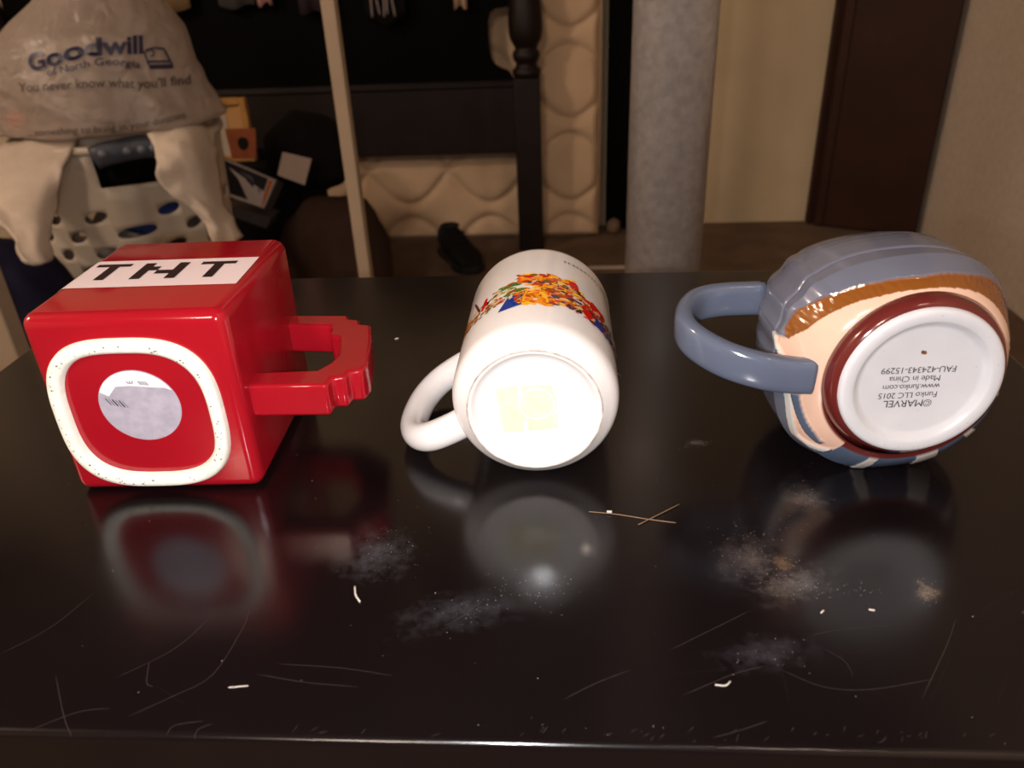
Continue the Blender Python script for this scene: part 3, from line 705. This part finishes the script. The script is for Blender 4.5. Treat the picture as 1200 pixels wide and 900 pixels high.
hang('cream_tag', 'little cream square tag hanging at the top, between pole and bed post', -0.292, -0.258, 0.678, mat('cream_card', rgb(190, 160, 130), 0.8), seed=5, cat='tag')
# black and white striped cloth
zc = thing('striped_cloth', 'black and white striped cloth hanging at the top right of the slim pole', 'cloth', (-0.478, 2.33, 0.64))
patch('black_cloth', [[Vector((-0.055 + 0.11 * k / 4, 0.004 * sin(2 * k), z + (.014 * abs(k - 2) if z < .03 else 0))) for k in range(5)] for z in (0.85, 0.4, 0.12, 0.0)], M_blackc, zc, 4, 4, 0.003, 20, 0.006)
M_strp = mat('pale_stripe', rgb(120, 110, 108), 0.9, 0.1)
for k in range(5):
    x = -0.032 + k * 0.014
    P = catmull([Vector((x + 0.004 * sin(k * 2 + q * 1.3), -0.011, z)) for q, z in enumerate((0.38, 0.25, 0.12, 0.07, 0.024 + 0.006 * (k % 2)))], 4)
    sweep('stripe', P, [(-.0026, -.0012), (.0026, -.0012), (.0026, .0012), (-.0026, .0012)], M_strp, zc, Vector((0, -1, 0)))

# ------------------------------------------------------------------ laundry basket
bk = thing('laundry_basket', 'ivory plastic laundry basket with oval holes and a dark grey grip', 'basket', (-0.840, 1.495, 0), radians(25))
BH_ = 0.540
def bpt(u, z, off=0.0):
    t = z / BH_; a = (0.146 + 0.032 * t) + off; b_ = (0.128 + 0.034 * t) + off; n = 2.8
    c, s_ = cos(u), sin(u); return Vector((a * sgp(c, 2 / n), b_ * sgp(s_, 2 / n), z))
def basket():
    # walls in rows of cells; every other cell carries an oval hole, rows staggered
    v, f = [], []
    ncol, nrow, K = 26, 16, 4
    def vert(u, z): v.append(bpt(2 * pi * u / ncol, z)); return len(v) - 1
    ch = BH_ / nrow
    for r in range(nrow):
        for c in range(ncol):
            z0 = r * ch; front = 16 <= c < 23
            hole = 2 <= r <= 12 and (c + (r % 2)) % 2 == 0
            if front and r >= 13 and 19 <= c <= 20: 
                if r in (14, 15): continue          # hand hole under the grip
            outer = [(c + k / K, z0) for k in range(K)] + [(c + 1, z0 + ch * k / K) for k in range(K)] + [(c + 1 - k / K, z0 + ch) for k in range(K)] + [(c, z0 + ch - ch * k / K) for k in range(K)]
            oi = [vert(*p) for p in outer]
            if not hole: f.append(tuple(oi)); continue
            ii = []
            for k in range(16):
                a = radians(225) + 2 * pi * k / 16; u, w_ = 0.44 * cos(a), 0.30 * ch * sin(a)
                ii.append(vert(c + 0.5 + u, z0 + ch / 2 + w_ + 0.10 * ch * u / 0.44))
            for k in range(16): f.append((oi[k], oi[(k + 1) % 16], ii[(k + 1) % 16], ii[k]))
    me = bpy.data.meshes.new('wall'); me.from_pydata(v, [], f)
    bm = bmesh.new(); bm.from_mesh(me); bmesh.ops.remove_doubles(bm, verts=bm.verts, dist=0.0004); bmesh.ops.recalc_face_normals(bm, faces=bm.faces); bm.to_mesh(me); bm.free()
    o = bpy.data.objects.new('wall', me); COL.objects.link(o); me.materials.append(M_basket); o.parent = bk
    me.polygons.foreach_set('use_smooth', [True] * len(me.polygons)); solid(o, 0.004, -1)
basket()
rings('bottom', [[bpt(2 * pi * j / 48, 0.003, -0.006) for j in range(48)], [bpt(2 * pi * j / 48, 0.009, -0.006) for j in range(48)]], M_basket, bk)
P = [bpt(2 * pi * j / 88, BH_ - 0.002, 0.003) for j in range(89)]
sweep('rim', P, circ(0.008, 10), M_basket, bk, cap=False)
# soft grip above the hand hole
uc = 2 * pi * 20 / 26
P = [bpt(uc + (k - 6) * 0.036, BH_ - 0.004 - 0.0008 * (k - 6) ** 2 / 3, 0.008) for k in range(13)]
gp = sweep('grip', P, [(0.016 * sgp(cos(2 * pi * i / 20), .7), 0.019 * sgp(sin(2 * pi * i / 20), .7)) for i in range(20)], M_greyp, bk)
for k in range(5):
    p = bpt(uc + (k - 2) * 0.078, BH_ - 0.006, 0.0215); g = blob('grip_bump', p, (0.009, 0.009, 0.0085), mat('grip_rubber', rgb(92, 96, 104), 0.5) if k == 0 else bpy.data.materials['grip_rubber'], gp, 0, 1, 2)
# laundry inside
cb = Matrix.Rotation(radians(25), 3, 'Z')
def inbk(x, y, z): return tuple(Vector((-0.840, 1.495, 0)) + cb @ Vector((x, y, z)))
o = blob('grey_laundry', inbk(0.0, 0.02, 0.22), (0.13, 0.095, 0.205), mat('grey_cotton', rgb(138, 128, 120), 0.95, 0.1), None, 0.10, 3, 4); o.rotation_euler.z = radians(25); tag(o, 'crumpled grey laundry seen through the holes of the ivory basket', 'laundry')
o = blob('blue_laundry', inbk(0.03, -0.105, 0.40), (0.065, 0.032, 0.035), mat('blue_denim', rgb(62, 74, 128), 0.9, 0.1), None, 0.08, 3, 3); o.rotation_euler.z = radians(25); tag(o, 'bright blue cloth showing through the middle holes of the ivory basket', 'laundry')
o = blob('black_laundry', inbk(0.0, -0.078, 0.485), (0.10, 0.05, 0.032), M_blackc, None, 0.06, 3, 3); o.rotation_euler.z = radians(25); tag(o, 'black cloth filling the hand hole under the basket grip', 'laundry')

# ------------------------------------------------------------------ off-white garments draped over the basket rim
def drape(name, label, px, M, fold=0.006, thick=0.007, fs=20):
    rows = [[at(*p) for p in r] for r in px]
    o = patch(name, rows, M, None, 6, 6, fold, fs, thick); tag(o, label, 'garment'); return o
drape('white_shirt', 'off-white garment hanging over the left rim of the laundry basket',
      [[(-20, 178, 1.32), (20, 165, 1.34), (60, 160, 1.36), (92, 158, 1.36)],
       [(-15, 215, 1.24), (20, 210, 1.24), (55, 200, 1.26), (84, 192, 1.29)],
       [(-5, 245, 1.18), (22, 245, 1.18), (50, 240, 1.20), (72, 232, 1.25)],
       [(15, 275, 1.13), (30, 280, 1.13), (48, 278, 1.14), (62, 268, 1.18)],
       [(34, 300, 1.10), (43, 306, 1.10), (54, 307, 1.11), (64, 302, 1.14)]], M_cloth, 0.016)
drape('white_sweater', 'off-white garment with a long sleeve over the right rim of the basket',
      [[(178, 157, 1.36), (206, 147, 1.39), (232, 142, 1.44), (256, 146, 1.50)],
       [(184, 185, 1.30), (208, 180, 1.31), (232, 180, 1.34), (258, 186, 1.42)],
       [(196, 218, 1.30), (220, 222, 1.31), (242, 226, 1.33), (263, 232, 1.38)],
       [(232, 252, 1.30), (246, 252, 1.30), (260, 254, 1.33), (276, 255, 1.37)],
       [(256, 283, 1.29), (266, 287, 1.30), (279, 284, 1.32), (292, 276, 1.36)]], M_cloth, 0.016)
# ------------------------------------------------------------------ plastic shopping bag on top of the basket
def film():
    M = bpy.data.materials.new('translucent_film'); M.use_nodes = True; nt = M.node_tree; L = nt.links
    b = nt.nodes['Principled BSDF']; b.inputs['Base Color'].default_value = rgb(176, 160, 148); b.inputs['Roughness'].default_value = 0.32; b.inputs['Specular IOR Level'].default_value = 0.5
    tc = nt.nodes.new('ShaderNodeTexCoord'); n = nt.nodes.new('ShaderNodeTexNoise'); n.inputs['Scale'].default_value = 16; n.inputs['Detail'].default_value = 5; n.inputs['Distortion'].default_value = 1.5
    L.new(tc.outputs['Object'], n.inputs['Vector']); bp = nt.nodes.new('ShaderNodeBump'); bp.inputs['Strength'].default_value = 0.5; bp.inputs['Distance'].default_value = 0.02
    L.new(n.outputs[0], bp.inputs['Height']); L.new(bp.outputs[0], b.inputs['Normal'])
    tr = nt.nodes.new('ShaderNodeBsdfTransparent'); tl = nt.nodes.new('ShaderNodeBsdfTranslucent'); tl.inputs[0].default_value = rgb(200, 186, 172)
    m1 = nt.nodes.new('ShaderNodeMixShader'); m1.inputs[0].default_value = 0.25; L.new(b.outputs[0], m1.inputs[1]); L.new(tl.outputs[0], m1.inputs[2])
    m2 = nt.nodes.new('ShaderNodeMixShader'); m2.inputs[0].default_value = 0.30; L.new(m1.outputs[0], m2.inputs[1]); L.new(tr.outputs[0], m2.inputs[2])
    L.new(m2.outputs[0], nt.nodes['Material Output'].inputs[0]); return M
bg = thing('plastic_bag', 'translucent plastic shopping bag with blue lettering sitting on the laundry basket', 'bag', (-0.84, 1.49, 0.552))
YB = 1.455
rows = [(150, 6, 244), (144, -2, 254), (138, -6, 256), (130, -10, 250), (105, -16, 234), (80, -18, 220), (55, -14, 212), (38, 0, 206), (22, 14, 194), (0, 36, 178), (-25, 50, 168), (-50, 66, 156), (-66, 84, 142), (-90, 92, 138), (-105, 84, 146)]
rows = [(at((l + r) / 2, y, YB), at(l, y, YB).x, at(r, y, YB).x) for y, l, r in rows]
zz = [r[0].z for r in rows]; zmin = 0.5525
R = []
nr, nf = 90, 150
for i in range(nr + 1):
    z = zmin + (zz[-1] - zmin) * i / nr
    T1 = [(q[0].z, q[1]) for q in rows]; T2 = [(q[0].z, q[2]) for q in rows]
    l, r = interp(z, T1), interp(z, T2); cx, hw = (l + r) / 2, (r - l) / 2; ring = []
    rb = min(1, (i + 3) / 6) ** 0.4
    for j in range(nf):
        a = 2 * pi * j / nf; p = Vector((cos(a), sin(a), z * 5))
        k = 1 + 0.055 * fbm(p * 1.0 + Vector((3, 1, 0)), 1.6, 4) - 0.05 * abs(noise.noise(Vector((cos(a) * 2.4, sin(a) * 2.4, z * 9 + 2 * cos(a))))) 
        if z > zz[-5]: k *= 1 + 0.12 * sin(9 * a + 5 * z) * (z - zz[-5]) / (zz[-1] - zz[-5])
        ring.append((cx + hw * k * rb * sgp(cos(a), .9) + 0.84, YB + min(hw, 0.19) * 0.86 * k * rb * sgp(sin(a), .9) - 1.49 + 0.02, z - 0.552))
    R.append(ring)
fm = rings('bag_film', R, film(), bg, True, False)
bvh = BVHTree.FromPolygons([Vector(v.co) for v in fm.data.vertices], [tuple(p.vertices) for p in fm.data.polygons])
def print_on_bag(name, body_, base, size, M, bold=0.0, slant=0.0):
    """lettering pressed on to the film; base = px points its baseline runs through"""
    v, f = text2d(body_, 1.0, bold, 'LEFT'); wd = max(p[0] for p in v)
    B = catmull([Vector((x, y, 0)) for x, y in base], 12); out = []
    for x, y in v:
        t = x / wd * (len(B) - 1); i = min(int(t), len(B) - 2); p = B[i].lerp(B[i + 1], t - i); d = (B[i + 1] - B[i]).normalized()
        q = p + Vector((d.y, -d.x, 0)) * y * size
        rd = ray(q.x, q.y).normalized(); o_ = CAM - Vector(bg.location); hit = bvh.ray_cast(o_, rd)
        out.append((hit[0] if hit[0] else o_ + rd * 1.6) - rd * 0.0035)
    return obj(name, out, f, M, fm, False)
M_blue = mat('blue_bag_ink', rgb(18, 19, 58), 0.4); M_gink = mat('grey_bag_ink', rgb(62, 48, 43), 0.5)
print_on_bag('blue_lettering', 'Goodwill', [(35, 84), (62, 77), (100, 66), (138, 63), (168, 62)], 29, M_blue, 0.035)
print_on_bag('blue_lettering', 'of North Georgia', [(55, 89), (80, 84), (105, 78), (135, 76), (164, 80)], 12.0, M_blue, 0.012)
print_on_bag('grey_lettering', "You never know what you'll find", [(22, 108), (70, 105), (120, 102), (170, 103), (224, 98)], 15.5, M_gink, 0.01)
print_on_bag('grey_lettering', '...something to bring in your donations', [(32, 160), (80, 157), (130, 154), (180, 147), (218, 138)], 12.0, M_gink, 0.0)
# square emblem: outline with a half smiling face above a solid band
def emblem():
    v, f = [], []
    def q(pts):
        k = len(v)
        for x, y in pts:
            rd = ray(x, y).normalized(); o_ = CAM - Vector(bg.location); h_ = bvh.ray_cast(o_, rd); v.append((h_[0] if h_[0] else o_ + rd * 1.6) - rd * 0.0036)
        f.append(tuple(range(k, k + len(pts))))
    q([(174, 76), (176, 81), (204, 80), (202, 75)])                                   # band
    q([(173, 71), (174, 73.5), (201, 73), (200, 70.5)])
    for a, b_ in (((169, 60), (174, 76)), ((192, 57), (202, 76)), ((170, 59), (180, 56)), ((180, 56), (192, 57))):
        d = Vector((b_[0] - a[0], b_[1] - a[1])).normalized() * 1.0; q([(a[0] - d.y, a[1] + d.x), (b_[0] - d.y, b_[1] + d.x), (b_[0] + d.y, b_[1] - d.x), (a[0] + d.y, a[1] - d.x)])
    arc = [(172 + 4.5 * cos(t) + 4, 62 + 4 * sin(t)) for t in [radians(200 + 24 * k) for k in range(11)]]
    for a, b_ in zip(arc, arc[1:]):
        d = Vector((b_[0] - a[0], b_[1] - a[1])).normalized() * 0.9; q([(a[0] - d.y, a[1] + d.x), (b_[0] - d.y, b_[1] + d.x), (b_[0] + d.y, b_[1] - d.x), (a[0] + d.y, a[1] - d.x)])
    fix_normals(obj('blue_emblem', v, f, M_blue, fm, False))
emblem()
# things inside the bag
o = blob('white_bundle', (-0.83, 1.475, 0.632), (0.135, 0.10, 0.072), mat('white_contents', rgb(200, 190, 182), 0.9), None, 0.12, 3, 4); tag(o, 'whitish bundle showing through the middle of the plastic bag', 'bundle')
o = blob('orange_disc', (-0.955, 1.385, 0.580), (0.018, 0.012, 0.020), mat('orange_plastic', rgb(226, 92, 50), 0.5), None, 0.02, 2, 3); tag(o, 'round orange disc showing through the lower left of the plastic bag', 'disc')

# ------------------------------------------------------------------ clutter right of the basket
o = blob('navy_blanket', (-0.985, 1.215, 0.155), (0.165, 0.085, 0.265), M_navy, None, 0.06, 2.5, 4, 0.35, power=0.7); tag(o, 'dark navy blanket heap at the left edge, below the white garment', 'blanket')
o = blob('brown_beanbag', (-0.545, 1.77, 0.125), (0.125, 0.13, 0.205), M_brownc, None, 0.07, 2.0, 4, 0.32, power=0.75); tag(o, 'dark brown fabric heap left of the slim pole, below the black bag', 'cushion')
o = blob('black_bag', (-0.595, 1.85, 0.410), (0.105, 0.070, 0.095), M_blackc, None, 0.10, 2.5, 4, 0.2, seed=2); tag(o, 'soft black bag slumped on the brown fabric heap', 'bag')
# white card tag
def slab(name, label, cat, quad_, thick, M, back=Vector((0, 1, 0))):
    c = sum(quad_, Vector()) / 4; n_ = (quad_[1] - quad_[0]).cross(quad_[3] - quad_[0]).normalized()
    if n_.dot(back) < 0: n_ = -n_
    t = thing(name, label, cat, c); v = [p - c for p in quad_] + [p - c + n_ * thick for p in quad_]
    return t, v, [(0, 1, 2, 3), (4, 7, 6, 5), (0, 4, 5, 1), (1, 5, 6, 2), (2, 6, 7, 3), (3, 7, 4, 0)], n_
def px4(l): return [at(*p) for p in l]
t, v, f, n_ = slab('paper_tag', 'off-white square paper tag on the black bag left of the slim pole', 'tag', px4([(331, 178, 1.735), (365, 186, 1.735), (357, 217, 1.72), (325, 205, 1.72)]), 0.003, None)
fix_normals(obj('card', v, f, mat('dull_card', rgb(158, 136, 122), 0.8), t, False))
t, v, f, n_ = slab('product_box', 'small black product box with white and orange border, tilted beside the basket', 'box', px4([(255, 181, 1.74), (325, 211, 1.73), (310, 245, 1.70), (262, 229, 1.71)]), 0.055, None)
fix_normals(obj('carton', v, f, mat('grey_carton', rgb(74, 70, 70), 0.6), t, False))
def onface(name, v, uv, M, lift, par):
    a, b_, c, d = v[0], v[1], v[2], v[3]
    pts = [(a * (1 - x) + b_ * x) * (1 - y) + (d * (1 - x) + c * x) * y - n_ * lift for x, y in uv]
    return fix_normals(obj(name, pts, [tuple(range(len(pts)))], M, par, False))
onface('white_border', v, [(0.02, 0.02), (0.98, 0.02), (0.98, 0.98), (0.02, 0.98)], mat('white_card', rgb(196, 182, 172), 0.6), 0.0004, t)
onface('orange_stripe', v, [(0.88, 0.08), (0.95, 0.08), (0.95, 0.94), (0.88, 0.94)], mat('orange_card', rgb(196, 104, 44), 0.6), 0.0008, t)
onface('black_picture', v, [(0.05, 0.07), (0.86, 0.07), (0.86, 0.90), (0.05, 0.90)], mat('black_card', rgb(18, 15, 16), 0.5), 0.0008, t)
onface('grey_picture', v, [(0.30, 0.30), (0.38, 0.18), (0.60, 0.20), (0.68, 0.42), (0.62, 0.66), (0.34, 0.66)], mat('grey_picture_ink', rgb(92, 90, 98), 0.5), 0.0012, t)
onface('lens_picture', v, [(0.56 + 0.09 * cos(k * pi / 8), 0.46 + 0.14 * sin(k * pi / 8)) for k in range(16)], mat('lens_ink', rgb(22, 20, 26), 0.4), 0.0016, t)
onface('blue_picture', v, [(0.70, 0.52), (0.78, 0.46), (0.80, 0.60), (0.72, 0.66)], mat('blue_picture_ink', rgb(44, 56, 92), 0.5), 0.0012, t)
t, v, f, n_ = slab('silver_box', 'flat dull silver box lying under the black product box', 'box', px4([(264, 240, 1.74), (318, 255, 1.73), (312, 268, 1.73), (270, 253, 1.74)]), 0.05, None)
fix_normals(obj('carton', v, f, mat('dull_silver', rgb(80, 74, 72), 0.4), t, False))
t, v, f, n_ = slab('orange_card', 'orange printed card with a dark round spot, above the product box', 'card', px4([(263, 151, 1.76), (299, 150, 1.76), (300, 186, 1.75), (272, 186, 1.75)]), 0.004, None)
fix_normals(obj('card', v, f, mat('orange_print', rgb(190, 104, 60), 0.6, var=0.25, vscale=40), t, False))
onface('dark_spot', v, [(0.55 + 0.20 * cos(k * pi / 8), 0.50 + 0.22 * sin(k * pi / 8)) for k in range(16)], bpy.data.materials['black_card'], 0.0006, t)
# wooden picture frame leaning behind the bag
t = thing('picture_frame', 'light wooden picture frame peeking out from behind the plastic bag', 'frame', at(270, 140, 1.96))
Mf = mat('light_oak', rgb(176, 130, 70), 0.5, 0.3, var=0.15, vscale=30)
fw, fh, bw_ = 0.075, 0.10, 0.016
box('frame_side', -fw, -fw + bw_, -.01, .01, -fh, fh * .5, Mf, t, .002); box('frame_side', fw - bw_ - .028, fw - .028, -.01, .01, -fh, fh * .5, Mf, t, .002)
box('frame_top', -fw + bw_, fw - bw_ - .028, -.01, .01, fh * .5 - bw_, fh * .5, Mf, t, .002); box('frame_bottom', -fw + bw_, fw - bw_ - .028, -.01, .01, -fh, -fh + bw_, Mf, t, .002)
box('mat_board', -fw + bw_, fw - bw_ - .028, -.002, .006, -fh + bw_, fh * .5 - bw_, mat('tan_mat_board', rgb(186, 140, 84), 0.7), t)
box('picture', -fw + bw_, -fw + bw_ + 0.05, -.004, -.0022, -fh + bw_, 0.012, mat('pale_picture', rgb(176, 164, 148), 0.6), t)
zc_ = t.location.z - fh
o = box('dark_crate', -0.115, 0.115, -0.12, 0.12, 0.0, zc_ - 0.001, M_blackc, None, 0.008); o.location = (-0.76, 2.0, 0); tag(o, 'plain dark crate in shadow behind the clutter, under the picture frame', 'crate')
